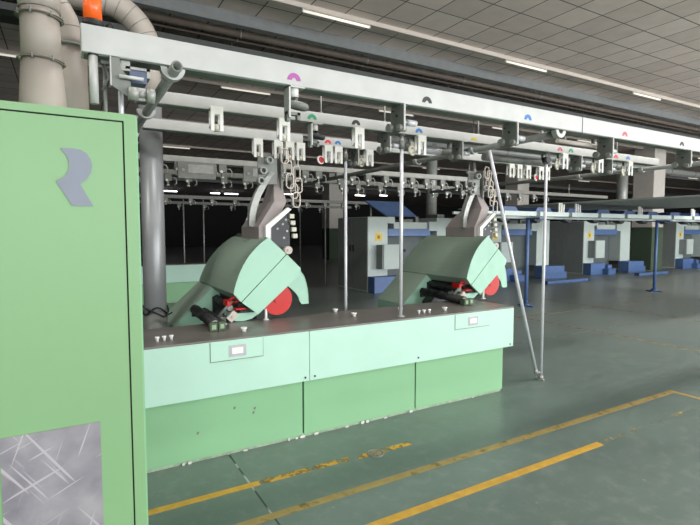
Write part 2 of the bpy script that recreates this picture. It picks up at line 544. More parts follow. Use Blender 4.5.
# lit tubes deep in the dark hall
for (x, y, w, l) in [(20.3, 40, 1.3, 'small lit tube light far off, right of the left hood mast'), (22.6, 38.0, 1.0, 'small lit tube light far off between the two upright poles'),
                  (6.5, 41.6, 1.3, 'small lit tube light far off, beside the tall grey duct'), (10.6, 42.0, .8, 'small lit tube light far off, left one of a close pair'),
                  (11.8, 42.0, 1.2, 'small lit tube light far off, right one of a close pair'), (16.0, 39.8, 1.3, 'small lit tube light far off, just left of the hood mast'),
                  (24.6, 37.0, .8, 'small lit tube light far off above the blue slanted lid')]:
    t = thing('ceiling_lamp', l, 'lamp', (x, y, 4.83), 'lit tube lights deep in the hall')
    obj('housing', MB().box(0, w, -.08, .08, .04, .1).box(w * .5 - .02, w * .5 + .02, -.02, .02, .1, .22), M['track'], t)
    obj('tube', MB().cyl((0, 0, 0), (w, 0, 0), .045, n=10), M['tube_lit'], t)

# columns
def column(x0, y0, w, label):
    t = thing('column', label, 'column', (x0, y0, 0), 'square plastered columns')
    obj('shaft', MB().box(0, w, 0, w, 1.75, ZC), M['column'], t, bevel=.02)
    obj('dado', MB().box(0, w, 0, w, 0, 1.75), M['column_green'], t, label='green painted lower column')
column(20.7, 11.0, .85, 'square column with a lit cream face, rightmost, above the grey canopy')
column(17.55, 15.2, .75, 'square column with lit cream face behind the white upright pole')
column(12.6, 24.0, .9, 'dim square column deep in the dark left of the grey cabinet')

# galvanised air duct high behind the machines
t = thing('air_duct', 'galvanised round air duct running high behind the overhead rails', 'duct', (0, 11.3, 4.15))
du = MB()
du.cyl((7.5, 0, 0), (44, 0, 0), .13, n=20)
obj('main_duct', du, M['galv'], t)
for x in (8.4, 10.4, 12.4, 14.4, 16.4, 18.4, 20.4, 22.4, 24.4):
    obj('collar', MB().torus((x, 0, 0), (1, 0, 0), .135, .02, 20, 8), M['galv_dk'], t)
for x in (9.35, 19.0):
    obj('drop_pipe', MB().cyl((x, 0, 0), (x, 0, -2.17), .16 if x < 12 else .2, n=18), M['galv'], t)
for x in (11, 17, 23, 31):
    obj('hanger', MB().box(x - .01, x + .01, -.01, .01, .12, .9), M['galv_dk'], t)

# ------------------------------------------------------------------ green control cabinet
t = thing('control_cabinet', 'tall leaf green steel cabinet with grey emblem at the left edge', 'cabinet', (-1.0, 1.8, 0))
b_ = MB().box(-.2, .208, 1.83, 2.75, 0.02, 1.985)
obj('body', MB().box(-1.45, .208, 1.812, 2.8, 0.0, 1.99), M['cab_green'], t, world=True, bevel=.004)
# door frame and inset door with a black gap between
fr = MB().box(.172, .208, 1.80, 1.812, 0, 1.99).box(-1.45, .172, 1.80, 1.812, 1.966, 1.99).box(-1.45, -1.41, 1.80, 1.812, 0, 1.966).box(-1.41, .172, 1.80, 1.812, 0, .05)
obj('frame', fr, M['cab_green'], t, world=True)
obj('gap_seal', MB().box(-1.41, .172, 1.806, 1.812, .05, 1.966), M['groove'], t, label='black gap around the door', world=True)
door = obj('door', MB().box(-1.405, .1665, 1.800, 1.806, .055, 1.9605), M['cab_green'], t, world=True)
lg = [(-.014, 1.862), (.022, 1.863), (.044, 1.860), (.060, 1.850), (.070, 1.832), (.074, 1.812), (.070, 1.790), (.058, 1.768), (.038, 1.751), (.074, 1.681), (.014, 1.681), (-.028, 1.757),
      (-.005, 1.772), (.008, 1.793), (.010, 1.815), (.004, 1.838)]
obj('emblem', MB().prism([(-1 + 1 + p[0], p[1]) for p in lg], 'y', 1.7965, 1.800), M['emblem'], door, label='grey metal R-shaped emblem', world=True)
sp_ = obj('steel_patch', MB().box(-.204, .072, 1.797, 1.800, .40, .961), M['scratch'], door, label='scratched grey steel patch', world=True)
obj('side_bead', MB().box(.208, .214, 1.803, 1.83, 0, 1.985), M['green'], t, world=True)

# ------------------------------------------------------------------ white bench
BX0, BX1 = -.67, 3.786
def bench(name_label, cat_group, y, with_detail):
    t = thing('machine_bench', name_label, 'machine bench', (0, y, 0), cat_group)
    obj('plinth', MB().box(BX0 + .02, 3.695, .07, .56, 0, .03), M['plinth'], t, label='pale worn plinth strip')
    joints = [BX0 + .01, .35, 1.529, 2.616, 3.707]
    for a, b in zip(joints[:-1], joints[1:]):
        obj('base_panel', MB().box(a + .006, b - .006, .06, .075, .022, .455), M['green'], t, label='leaf green base panel', bevel=.003)
    obj('core', MB().box(BX0 + .01, 3.70, .075, .58, .03, .80), M['groove'], t, label='dark inner carcass')
    obj('end_panel', MB().box(3.70, 3.709, .062, .58, .022, .455), M['green'], t)
    for a, b in ((BX0, 1.5545), (1.5575, BX1)):
        obj('front_panel', MB().cbox(a, b, 0.0, .05, .46, .842, .004), M['mint'], t)
    obj('back_panel', MB().box(BX0, BX1, .57, .62, .46, .842), M['mint'], t)
    obj('side_panel', MB().box(BX1 - .035, BX1, .05, .57, .46, .842), M['mint'], t)
    obj('bottom_rail', MB().box(BX0, BX1 - .035, .05, .57, .46, .475), M['mint'], t)
    tp = obj('top_plate', MB().cbox(BX0, BX1, 0.0, .625, .842, .856, .003), M['benchtop'], t, label='dull dark steel top plate')
    if with_detail:
        for cx in (.998, 3.232):
            hw = .187 if cx < 2 else .215
            hp = obj('flap', MB().cbox(cx - hw, cx + hw, -.006, 0.0, .705, .838, .002), M['mint'], t, label='mint access flap')
            obj('flap_gap', MB().box(cx - hw - .004, cx - hw, -.002, 0.0, .70, .838).box(cx + hw, cx + hw + .004, -.002, 0.0, .70, .838).box(cx - hw, cx + hw, -.002, 0, .70, .704), M['galv_dk'], hp)
            rc = obj('handle_recess', MB().box(cx - .062, cx + .062, -.008, -.006, .725, .807).box(cx - .05, cx + .05, -.009, -.008, .735, .797), M['fabric_grey'], hp, label='lilac grey pull recess')
            obj('pull', MB().box(cx - .04, cx + .04, -.012, -.009, .745, .788), M['white'], hp, label='white pull tab')
        sc = MB()
        for x, z in ((1.52, .49), (1.60, .49), (2.60, .50), (3.74, .485)):
            sc.cyl((x, -.004, z), (x, 0.0, z), .008, n=10)
        obj('screws', sc, M['dark'], t)
        rnd = random.Random(3)
        for x in (.62, .66, 1.05, 1.4, 1.46, 1.5, 1.62, 1.9, 2.05, 2.1, 2.28, 2.55, 3.3):
            w = rnd.uniform(.012, .04)
            obj('paint_chip', MB().prism([(x, .055), (x + w, .053), (x + w * .8, .062), (x + .2 * w, .0605)], 'z', 0.001, .010 + rnd.random() * .014), M['chip'], t, label='white chip at the foot')
        for x, z in ((.98, .33), (1.12, .27), (1.13, .30), (.72, .2)):
            obj('scuff', MB().prism([(x, z), (x + .012, z - .008), (x + .02, z + .012), (x + .005, z + .015)], 'y', .0585, .06), M['galv_dk'], t, label='dark scuff mark')
    return t
m = M['benchtop'] = mat('bench_top_steel', (124, 119, 115), 0.38, 0.25, var=0.12, scale=5)
bench1 = bench('long mint and green steel bench carrying two hooded units in the foreground', 'machine benches', 3.294, True)
bench2 = bench('far mint bench seen dimly between the tall grey duct and left hood', 'machine benches', 11.2, False)

# porcelain thread guides on the bench top
ZT = .856
def stud(x, y, big, label):
    t = thing('thread_guide', label, 'thread guide', (x, y, ZT), 'small white guides on the bench top')
    r = .022 if big else .013
    obj('cup', MB().tube([(0, 0, .006), (0, 0, .014), (0, 0, .024), (0, 0, .034)], [r * .6, r * .65, r * 1.0, r * 1.15], 18), M['white'], t)
    obj('base', MB().cyl((0, 0, 0), (0, 0, .008), r * .9, n=16), M['galv'], t)
for x, y, g, l in [(.494, 3.435, 0, 'leftmost of three small white guides at the left bench end'), (.539, 3.44, 0, 'middle of three small white guides at the left bench end'),
                   (.586, 3.445, 0, 'right one of three small white guides at the left bench end'), (1.10, 3.46, 1, 'larger white guide beside the left unit\'s roller bracket'),
                   (2.091, 3.87, 1, 'white guide near the back edge left of the upright pole'), (2.13, 3.60, 1, 'white guide at mid bench, by the pole behind'),
                   (2.64, 3.62, 1, 'white guide left of the right unit\'s rollers'), (2.70, 3.42, 0, 'left of three tiny white guides before the right unit'),
                   (2.76, 3.42, 0, 'middle of three tiny white guides before the right unit'), (2.82, 3.42, 0, 'right of three tiny white guides before the right unit'),
                   (3.02, 3.44, 1, 'larger white guide beside the right unit\'s roller bracket')]:
    stud(x, y, g, l)

# ------------------------------------------------------------------ hooded units
def curve_pts(p0, p1, ctrl, n=10):
    out = []
    for i in range(n + 1):
        u = i / n
        out.append(tuple((1 - u) ** 2 * a + 2 * u * (1 - u) * c + u * u * b for a, b, c in zip(p0, p1, ctrl)))
    return out
A = (0, 1.545); B = (.285, 1.28); C_ = (-.10, .915); D = (-.30, 1.095)
SE0 = (.155, 1.406); SE1 = (-.24, 1.026)
def make_unit(label, x):
    # local: x = world x - X, y = world y, z world, root on the bench line
    t = thing('hooded_unit', label, 'textile machine unit', (x, 3.8, 0), 'hooded machine units on the benches')
    YN, YF = 0.0, 1.16
    cv = curve_pts(D, A, (-.235, 1.40), 12)          # front curve from D up to A
    # hood shell: dark curved front, near cheek with seam
    hs = MB()
    inner = [(p[0], p[1]) for p in cv]
    prof = inner + [SE0, (.06, 1.3), SE1]
    hs.loft([[(p[0], YN + .012, p[1]) for p in prof], [(p[0], 1.25 - (p[1] - 1.0) * .42, p[1]) for p in prof]])
    sh = obj('hood', hs, M['hood_top'], t, label='grey green curved hood', bevel=.004)
    o1 = [(p[0] - .004, p[1] + .002) for p in cv] + [(SE0[0] - .003, SE0[1]), (SE1[0] - .003, SE1[1])]
    obj('upper_cheek', MB().prism(o1, 'y', YN, YN + .012), M['mint_hood'], sh, label='mint upper side cheek')
    # rear lid: between the seam line and outer line
    lid = [(SE0[0] + .004, SE0[1] - .004), B, (B[0] - .005, B[1] - .05), C_, (SE1[0] + .004, SE1[1] - .004)]
    ld = obj('rear_lid', MB().prism(lid, 'y', YN, YN + .02), M['mint_hood'], t, label='mint lower side cheek')
    obj('lid_back', MB().prism([(SE0[0], SE0[1]), (B[0] - .01, B[1]), (.06, 1.12), (.0, 1.16), (-.05, 1.18)], 'y', YN + .02, YF), M['hood_top'], ld)
    # inner dark body under hood
    obj('inner_body', MB().prism([(-.24, 1.02), (-.05, 1.2), (.06, 1.1), (-.06, .93), (-.14, .86), (-.2, .86)], 'y', .12, YF - .02), M['dark'], t)
    # red disc and rear guard
    obj('red_disc', MB().cyl((.082, .03, 1.022), (.082, .075, 1.022), .132, n=40).cyl((.082, .02, 1.022), (.082, .03, 1.022), .03, n=20), M['red'], t)
    gd = MB()
    outer = curve_pts((.285, 1.28), (.40, .955), (.40, 1.22), 10)
    innr = curve_pts((.31, .985), (.16, 1.15), (.30, 1.06), 8)
    gd.prism(outer + [(.33, .955)] + innr, 'y', .085, .10)
    for (p, q) in zip(outer[:-1], outer[1:]):
        gd.add([(p[0], .085, p[1]), (q[0], .085, q[1]), (q[0], .34, q[1]), (p[0], .34, p[1]), (p[0] - .008, .085, p[1]), (q[0] - .008, .085, q[1]), (q[0] - .008, .34, q[1]), (p[0] - .008, .34, p[1])],
               [(0, 1, 2, 3), (7, 6, 5, 4), (0, 4, 5, 1), (2, 6, 7, 3), (0, 3, 7, 4), (1, 5, 6, 2)])
    obj('rear_guard', gd, M['mint_hood'], t, label='curved mint rear guard')
    # lower wedge housing on the far side and pedestal behind bench
    wd = MB().prism([(-.305, 1.085), (-.17, .96), (-.17, .60), (-.66, .60), (-.66, .76)], 'y', .66, YF + .02)
    w_ = obj('lower_housing', wd, M['mint_hood'], t, bevel=.004)
    obj('front_cover', MB().prism([(-.312, 1.09), (-.305, 1.082), (-.655, .756), (-.665, .762)], 'y', .655, YF + .02), M['hood_top'], w_, label='grey green sloping cover')
    obj('pedestal', MB().box(-.6, .1, .30, 1.1, 0, .76), M['hood_top'], t)
    obj('link_plate', MB().prism([(-.16, .98), (-.02, .98), (.06, .84), (.06, .74), (-.40, .74), (-.36, .80)], 'y', .50, .655), M['dark'], t)
    # rollers lying across the bench
    def roller(name, xx, zz, y0, y1, r, tilt):
        rr = obj(name, MB().cyl((xx, y0, zz), (xx + tilt, y1, zz + .02), r, n=20), M['black'], t)
        for k in range(5):
            u = (k + .5) / 5
            obj('rib', MB().torus((xx + tilt * u, y0 + (y1 - y0) * u, zz + .02 * u), (tilt, y1 - y0, .02), r, .003, 18, 6), M['dark'], rr)
        obj('end_ring', MB().cyl((xx, y0 - .012, zz), (xx, y0, zz), r * .75, n=16), M['galv'], rr)
    roller('roller', -.50, .900, -.17, .50, .041, .0)
    roller('roller', -.425, .885, -.15, .48, .026, .0)
    roller('roller', -.30, .965, .12, .64, .032, .03)
    roller('roller', -.235, 1.01, .16, .64, .018, .03)
    for q in ((-.525, -.38, .49, .51, ZT, .90), (-.31, -.20, .63, .655, .80, 1.0), (-.52, -.39, -.17, -.15, ZT, .885)):
        obj('roller_bracket', MB().box(*q), M['dark'], t)
    # end block with two square ports
    eb = obj('bearing_block', MB().cbox(-.555, -.495, -.235, -.195, ZT, .922, .006).cbox(-.491, -.435, -.235, -.195, ZT, .925, .006).box(-.55, -.44, -.20, -.17, ZT, .90), M['block_green'], t, label='grey green bearing block')
    obj('port', MB().cbox(-.540, -.508, -.239, -.235, .873, .908, .002), M['port_green'], eb)
    obj('port', MB().cbox(-.478, -.448, -.239, -.235, .875, .910, .002), M['port_green'], eb)
    # levers with red grips
    lv = obj('lever', MB().tube([(-.40, .12, .90), (-.34, .10, .97), (-.29, .09, 1.03)], .013, 10).tube([(-.36, .22, .90), (-.30, .2, .96), (-.26, .18, 1.0)], .011, 10)
             .box(-.40, -.34, .10, .20, .86, .90), M['galv_dk'], t)
    obj('red_grip', MB().cbox(-.335, -.30, .08, .20, .985, 1.035, .006).tube([(-.32, .09, 1.03), (-.28, .09, 1.055), (-.235, .08, 1.06), (-.215, .08, 1.03)], .013, 12)
        .tube([(-.32, .17, 1.0), (-.27, .12, 1.01), (-.225, .09, 1.03)], .012, 12), M['red'], lv, label='red lever grip')
    obj('red_strip', MB().cbox(-.275, -.19, .04, .10, .955, .972, .005), M['red'], lv, label='lower red strip')
    obj('bearing_cap', MB().add([(-.345, .06, .895), (-.285, .06, .955), (-.245, .06, .915), (-.305, .06, .855), (-.345, .09, .895), (-.285, .09, .955), (-.245, .09, .915), (-.305, .09, .855)],
        [(0, 1, 2, 3), (7, 6, 5, 4), (0, 4, 5, 1), (1, 5, 6, 2), (2, 6, 7, 3), (3, 7, 4, 0)]).cyl((-.295, .048, .905), (-.295, .06, .905), .010, n=12), M['track'], t, label='pale square bearing')
    tr = [(-.29, .925), (-.30, .885), (-.27, .862), (-.20, .858), (-.13, .872), (-.085, .90), (-.055, .925)]
    obj('scoop', MB().prism(tr, 'y', .07, .30), M['mint_hood'], t, label='mint rounded scoop')
    obj('support_foot', MB().cyl((-.02, .04, ZT), (-.02, .04, .95), .012, n=10).cyl((-.02, .04, ZT), (-.02, .04, ZT + .008), .025, n=14), M['white'], t)
    # neck and mast up to the third rail
    def rect(x0, x1, y0, y1, z, dz=0.0):
        return [(x0, y0, z), (x1, y0, z + dz), (x1, y1, z + dz), (x0, y1, z)]
    nk = MB().loft([rect(-.055, .06, .10, .58, 1.47), rect(-.055, .06, .10, .58, 1.64), rect(.02, .15, .12, .55, 1.745), rect(.11, .23, .16, .46, 1.86), rect(.155, .24, .28, .46, 2.00),
                    rect(.18, .225, .34, .44, 2.15), rect(.20, .24, .40, .46, 2.42)])
    ne = obj('mast', nk, M['taupe'], t, label='taupe grey neck and mast', bevel=.004)
    ne.location = (.035, .09, 0)
    st = MB().prism([(-.005, 1.55), (.035, 1.535), (.037, 1.625), (.235, 1.79), (.20, 1.805), (-.005, 1.645)], 'y', .06, .10)
    obj('white_flange', st, M['white'], ne, label='white bent edge flange')
    obj('side_plate', MB().prism([(.035, 1.535), (.037, 1.625), (.20, 1.78), (.235, 1.76), (.235, 1.43), (.21, 1.405), (.15, 1.43)], 'y', .11, .125), M['dark'], ne, label='dark drilled side plate')
    for xx, zz in ((.12, 1.62), (.17, 1.66), (.21, 1.60), (.20, 1.70), (.18, 1.54)):
        obj('bolt', MB().cyl((xx, .106, zz), (xx, .11, zz), .010, n=10), M['galv'], ne)
    obj('pivot_lug', MB().cyl((.205, .07, 1.435), (.205, .13, 1.435), .034, n=24).cyl((.205, .06, 1.435), (.205, .07, 1.435), .012, n=12), M['track'], t, label='round pale pivot lug')
    for k in range(4):
        obj('white_block', MB().cbox(.225 + .010 * k, .27 + .010 * k, .08, .12, 1.71 - .058 * k, 1.75 - .058 * k, .005), M['cream'], ne)
    ar = [(-.03, .36, 1.635), (-.025, .36, 1.74), (-.005, .36, 1.83), (.03, .36, 1.92), (.08, .36, 2.01), (.14, .37, 2.09), (.20, .40, 2.15)]
    am = MB()
    secs = []
    for i, p in enumerate(ar):
        w = .030 if i < 5 else .022
        secs.append([(p[0] - w * .9, p[1] - .03, p[2] + w * .3), (p[0] + w * .9, p[1] - .03, p[2] - w * .3), (p[0] + w * .9, p[1] + .03, p[2] - w * .3), (p[0] - w * .9, p[1] + .03, p[2] + w * .3)])
    am.loft(secs)
    obj('curved_arm', am, M['galv'], t, label='pale curved flat arm')
    # hanging links beside the mast
    for k, (xx, yy, zz) in enumerate([(.27, .30, 2.27), (.31, .32, 2.17), (.31, .28, 2.05), (.36, .30, 1.96), (.41, .40, 2.25), (.42, .38, 2.13), (.43, .36, 2.02), (.36, .25, 1.88)]):
        w, h = .034, .065
        lk = MB().tube([(xx - w, yy, zz - h + .02), (xx - w + .015, yy, zz - h), (xx + w - .015, yy, zz - h), (xx + w, yy, zz - h + .02), (xx + w, yy, zz + h - .02), (xx + w - .015, yy, zz + h),
                        (xx - w + .015, yy, zz + h), (xx - w, yy, zz + h - .02)], .007, 8, closed=True)
        obj('link', lk, M['track'], t, label='pale open chain link')
    for k, (xx, yy, zz) in enumerate([(.12, .30, 2.22), (.07, .32, 2.13), (.05, .32, 2.04), (.28, .34, 2.10)]):
        obj('eye_ring', MB().pipe((xx, yy - .03, zz), (xx, yy + .03, zz), .032, .021, 20), M['galv'], t, label='short hollow guide ring')
    obj('link_bar', MB().box(.10, .44, .44, .47, 2.27, 2.30).box(.40, .425, .41, .44, 2.0, 2.30).box(.25, .27, .34, .46, 1.9, 2.3), M['galv_dk'], t)
    obj('ring_bracket', MB().box(.04, .22, .36, .375, 2.02, 2.25), M['galv_dk'], t)
    return t
M['port_green'] = mat('pale_port_green', (150, 176, 140), .5)
M['block_green'] = mat('bearing_block_green', (72, 88, 66), 0.5, var=.05)
unit1 = make_unit('left hooded mint unit with red disc on the front bench', 1.432)
unit2 = dup(unit1, (3.942, 3.8, 0), 'right hooded mint unit with red disc on the front bench')
unit3 = dup(unit1, (3.942, 11.71, 0), 'dim distant hooded unit on the far bench, behind the left one')

# ------------------------------------------------------------------ overhead rails
def arch(r0=.026, r1=.009, n=12):
    o = [(r0 * math.cos(PI * i / n), r0 * math.sin(PI * i / n)) for i in range(n + 1)]
    i_ = [(r1 * math.cos(PI - PI * i / n), r1 * math.sin(PI - PI * i / n)) for i in range(n + 1)]
    return o + i_
def rail(label, y, x0, x1, z0, z1, depth, marks, joints=(), mark_r=1.0, m='alu'):
    t = thing('overhead_rail', label, 'overhead rail', (0, y, z0), 'white overhead transport rails')
    h = z1 - z0
    obj('profile', MB().box(x0, x1, 0, depth, 0, h), M[m], t, bevel=.003)
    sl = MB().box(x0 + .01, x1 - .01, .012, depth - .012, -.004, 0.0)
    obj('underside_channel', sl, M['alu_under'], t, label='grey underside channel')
    jm = MB()
    if joints:
        for j in joints:
            jm.box(j - .003, j + .003, -.002, 0, -.02, h + .015)
        obj('joint_cover', jm, M['dark'], t)
    for x, c in marks:
        a = [(x + p[0] * mark_r, .012 + h * .12 + p[1] * mark_r) for p in arch()]
        if c == 'myellow':
            a = [(x - .03, .02), (x + .03, .02), (x + .03, .035), (x + .018, .045), (x - .018, .045), (x - .03, .035)]
        obj('arch_mark', MB().prism(a, 'y', -.0015, 0), M['mark_' + c], t, label={'purple': 'purple', 'mblack': 'black', 'mblue': 'blue', 'mred': 'red', 'mpink': 'pink', 'mgreen': 'green', 'myellow': 'yellow'}[c] + ' painted arch mark')
    return t
rail('nearest and thickest white overhead rail, orange beacon on its left end', 2.45, .075, 12.0, 2.38, 2.50, .11,
     [(1.075, 'purple'), (1.983, 'mblack'), (2.918, 'mblue'), (4.132, 'mpink'), (5.063, 'mblack')], (3.551,), 1.5)
rail('second white overhead rail, with green, black, red and blue marks', 3.36, .40, 6.42, 2.42, 2.50, .10,
     [(1.619, 'mgreen'), (2.005, 'mblack'), (2.394, 'mred'), (2.636, 'mblue'), (3.278, 'myellow'), (4.507, 'mpink'), (4.688, 'mgreen'), (5.109, 'mblack'), (5.505, 'mred'), (5.746, 'mblue')], (3.64,), 1.5)
rail('third overhead rail, shorter left piece starting by the tall duct', 4.2, .54, 1.93, 2.42, 2.50, .10, [])
rail('third overhead rail, long piece with small coloured marks', 4.2, 2.08, 5.48, 2.42, 2.50, .10,
     [(2.192, 'mred'), (2.302, 'mblue'), (2.565, 'myellow'), (4.734, 'mpink'), (4.859, 'mgreen'), (5.004, 'mblack'), (5.248, 'mred'), (5.344, 'mblue')], (), 1.35)
rail('fourth overhead rail, above the hooded units\' rear', 6.1, .30, 6.04, 2.43, 2.50, .10, [], m='dimmed_rail')
rail('fifth overhead rail, dimmer and further back', 7.5, .30, 12.0, 2.43, 2.50, .10, [], m='dimmed_rail2')
rail('far overhead rail above the dim far bench', 12.7, -1.0, 9.0, 2.42, 2.50, .10, [], m='dimmed_rail2')
rail('farther overhead rail deep in the hall', 15.4, -1.0, 9.0, 2.42, 2.50, .10, [], m='dimmed_rail2')

# rods holding the rails to the ceiling
def rod(x, y, z0, label, r=.010):
    t = thing('hanger_rod', label, 'rod', (x, y, z0), 'short rods standing on the rails')
    obj('rod', MB().cyl((0, 0, 0), (0, 0, .21), r, n=10), M['galv'], t)
    obj('stop', MB().cyl((0, 0, .21), (0, 0, .225), r * 1.8, n=10), M['galv_dk'], t)
    obj('nut', MB().cyl((0, 0, 0), (0, 0, .02), r * 2, n=6), M['galv_dk'], t)
rod(2.313, 3.41, 2.5, 'thin upright rod on the second rail, left of the closest thick rod', .006)
rod(2.466, 3.41, 2.5, 'pale upright rod on the second rail above the upright bench pole', .014)
rod(4.281, 3.41, 2.5, 'pale upright rod on the second rail above the floor post', .012)
rod(3.379, 3.41, 2.5, 'thin upright rod on the second rail right of the yellow mark', .007)
rod(5.6, 3.41, 2.5, 'thin upright rod near the right end of the second rail', .007)
rod(1.72, 3.41, 2.5, 'thin upright rod on the second rail near the green mark', .006)
rod(.9, 6.15, 2.5, 'left upright rod on the fourth rail', .009)
rod(3.6, 6.15, 2.5, 'middle upright rod on the fourth rail', .009)
rod(5.9, 6.15, 2.5, 'right upright rod on the fourth rail', .009)
rod(2.0, 7.55, 2.5, 'left upright rod on the fifth rail', .009)
rod(5.5, 7.55, 2.5, 'middle upright rod on the fifth rail', .009)
rod(10.5, 7.55, 2.5, 'right upright rod on the fifth rail', .009)
rod(.6, 12.75, 2.5, 'left upright rod on the far rail over the far bench', .012)
rod(5.6, 12.75, 2.5, 'right upright rod on the far rail over the far bench', .012)
rod(.6, 15.45, 2.5, 'left upright rod on the farthest rail', .012)
rod(6.5, 15.45, 2.5, 'right upright rod on the farthest rail', .012)

# cross tubes carrying the rails
def cross_tube(x, y0, y1, label, r=.026, cups=(2.45, 3.36, 4.2)):
    z = 2.352
    t = thing('cross_tube', label, 'tube', (x, 0, z), 'tubes running across under the rails')
    obj('tube', MB().pipe((0, y0, 0), (0, y1, 0), r, r * .7, 20), M['galv_dk'], t)
    for c in cups:
        if y0 - .1 < c < y1:
            yc = c + .05
            pts = []
            for i in range(11):
                a = PI + PI * i / 10
                pts.append((.056 * math.cos(a), .02 + .056 * math.sin(a)))
            for i in range(11):
                a = 2 * PI - PI * i / 10
                pts.append((r * 1.02 * math.cos(a), .02 + r * 1.02 * math.sin(a)))
            obj('saddle', MB().prism([(p[0], p[1]) for p in pts], 'y', yc - .045, yc + .0), M['alu'], t, label='pale half round saddle clamp')
    return t
cross_tube(.455, 2.36, 7.4, 'open-ended cross tube at the left rail ends, above the cabinet')
cross_tube(3.30, 2.50, 7.4, 'long cross tube slanting across the middle of the rails')
cross_tube(6.10, 2.50, 7.4, 'cross tube at the right ends of the second and third rails')
# feeding pipe under third rail
t = thing('transfer_pipe', 'smooth grey pipe under the second rail between ring hangers', 'pipe', (2.75, 3.62, 2.36))
obj('pipe', MB().cyl((-.08, 0, 0), (.48, 0, 0), .034, n=20), M['galv_dk'], t)
obj('collar', MB().cyl((.12, 0, 0), (.34, 0, 0), .037, n=20), M['steel'], t, label='brighter steel sleeve')
obj('clip', MB().box(-.05, -.03, -.01, .01, 0, .09).box(.44, .46, -.01, .01, 0, .09).box(-.05, .46, -.16, .01, .08, .09), M['galv_dk'], t)
t = thing('transfer_pipe', 'smooth grey pipe right of the cross tube under the second rail', 'pipe', (3.95, 3.62, 2.35))
obj('pipe', MB().cyl((-.28, 0, 0), (.72, 0, 0), .038, n=20), M['galv_dk'], t)
obj('clip', MB().box(-.2, -.18, -.01, .01, 0, .1).box(.60, .62, -.01, .01, 0, .1).box(-.2, .62, -.16, .01, .09, .1), M['galv_dk'], t)
t = thing('transfer_pipe', 'short thin pipe under the nearest rail left of the pink mark', 'pipe', (3.55, 2.60, 2.33))
obj('pipe', MB().cyl((-.1, 0, 0), (.42, 0, 0), .018, n=16), M['track'], t)
obj('clip', MB().box(-.02, 0.0, -.01, .01, 0, .06).box(.36, .38, -.01, .01, 0, .06).box(-.02, .38, -.04, .01, .055, .062), M['galv_dk'], t)

# ------------------------------------------------------------------ hangers
def plate_hanger(x, y, z, label, first=[None]):
    """grey plate hung from a rail, two rollers, a knob; z = rail bottom"""
    if first[0] is None:
        t = thing('roller_hanger', label, 'roller hanger', (x, y, z), 'plate hangers with rollers under the rails')
        obj('plate', MB().prism([(-.01, 0), (.13, 0), (.13, -.11), (.16, -.15), (.14, -.175), (.0, -.165), (-.01, -.12)], 'x', -.004, .004), M['galv_dk'], t, bevel=.002)
        obj('bright_edge', MB().box(-.005, .005, -.016, -.010, -.16, 0).box(-.005, .05, -.016, .06, -.006, 0), M['alu'], t, label='bright folded edge')
        obj('roller', MB().cyl((-.03, .125, -.13), (.03, .125, -.13), .027, n=20).cyl((-.034, .125, -.13), (.034, .125, -.13), .011, n=10), M['galv'], t)
        obj('roller', MB().cyl((-.026, .02, -.145), (.026, .02, -.145), .022, n=20).cyl((-.03, .02, -.145), (.03, .02, -.145), .009, n=10), M['galv'], t)
        k = obj('knob', MB().cyl((.004, .05, -.10), (.07, .05, -.10), .011, n=12).cyl((.06, .05, -.10), (.135, .05, -.10), .021, .019, n=18), M['steel'], t, label='bright steel knob')
        obj('bolt', MB().cyl((-.012, .06, -.065), (-.004, .06, -.065), .008, n=8).cyl((-.012, .10, -.03), (-.004, .10, -.03), .005, n=8), M['dark'], t)
        first[0] = t
        return t
    return dup(first[0], (x, y, z), label)
plate_hanger(1.80, 2.45, 2.38, 'plate hanger left of the black mark on the nearest rail')
plate_hanger(2.80, 2.45, 2.38, 'plate hanger under the blue mark on the nearest rail')
plate_hanger(3.95, 2.45, 2.38, 'plate hanger left of the pink mark on the nearest rail')
plate_hanger(5.22, 2.45, 2.38, 'plate hanger by the last black mark on the nearest rail')
plate_hanger(2.33, 3.36, 2.42, 'plate hanger under the red mark on the second rail')
plate_hanger(3.13, 3.36, 2.42, 'plate hanger under the yellow mark on the second rail')
plate_hanger(4.86, 3.36, 2.42, 'plate hanger right of the green mark on the second rail')
plate_hanger(5.42, 3.36, 2.42, 'plate hanger under the second rail\'s right red mark')
plate_hanger(2.53, 4.2, 2.42, 'plate hanger under the yellow mark of the third rail')

def pulley_hanger(x, y, z, label, m, first=[None]):
    t = thing('pulley_hanger', label, 'pulley hanger', (x, y, z), 'hangers with ring pulleys')
    obj('bracket', MB().box(-.045, -.035, 0, .07, -.17, 0).box(-.045, .05, 0, .07, -.008, 0), M['alu'], t)
    obj('sleeve', MB().cyl((0, .035, -.055), (0, .035, -.008), .024, n=18), M['white'], t)
    obj('ring_pulley', MB().torus((.02, .035, -.095), (0.12, -.2, 1), .042, .021, 26, 12).cyl((.01, .035, -.11), (.01, .035, -.05), .012, n=12), m, t, label='grey ring pulley')
    obj('forked_foot', MB().box(-.05, .03, .02, .05, -.15, -.135).box(-.05, -.03, .02, .05, -.185, -.135).box(.012, .03, .02, .05, -.175, -.135), M['galv_dk'], t)
pulley_hanger(1.09, 2.45, 2.38, 'ring pulley hanger under the purple mark of the nearest rail', M['galv_dk'])
pulley_hanger(1.66, 3.36, 2.42, 'dark ring pulley hanger under the green mark of the second rail', M['dark'])

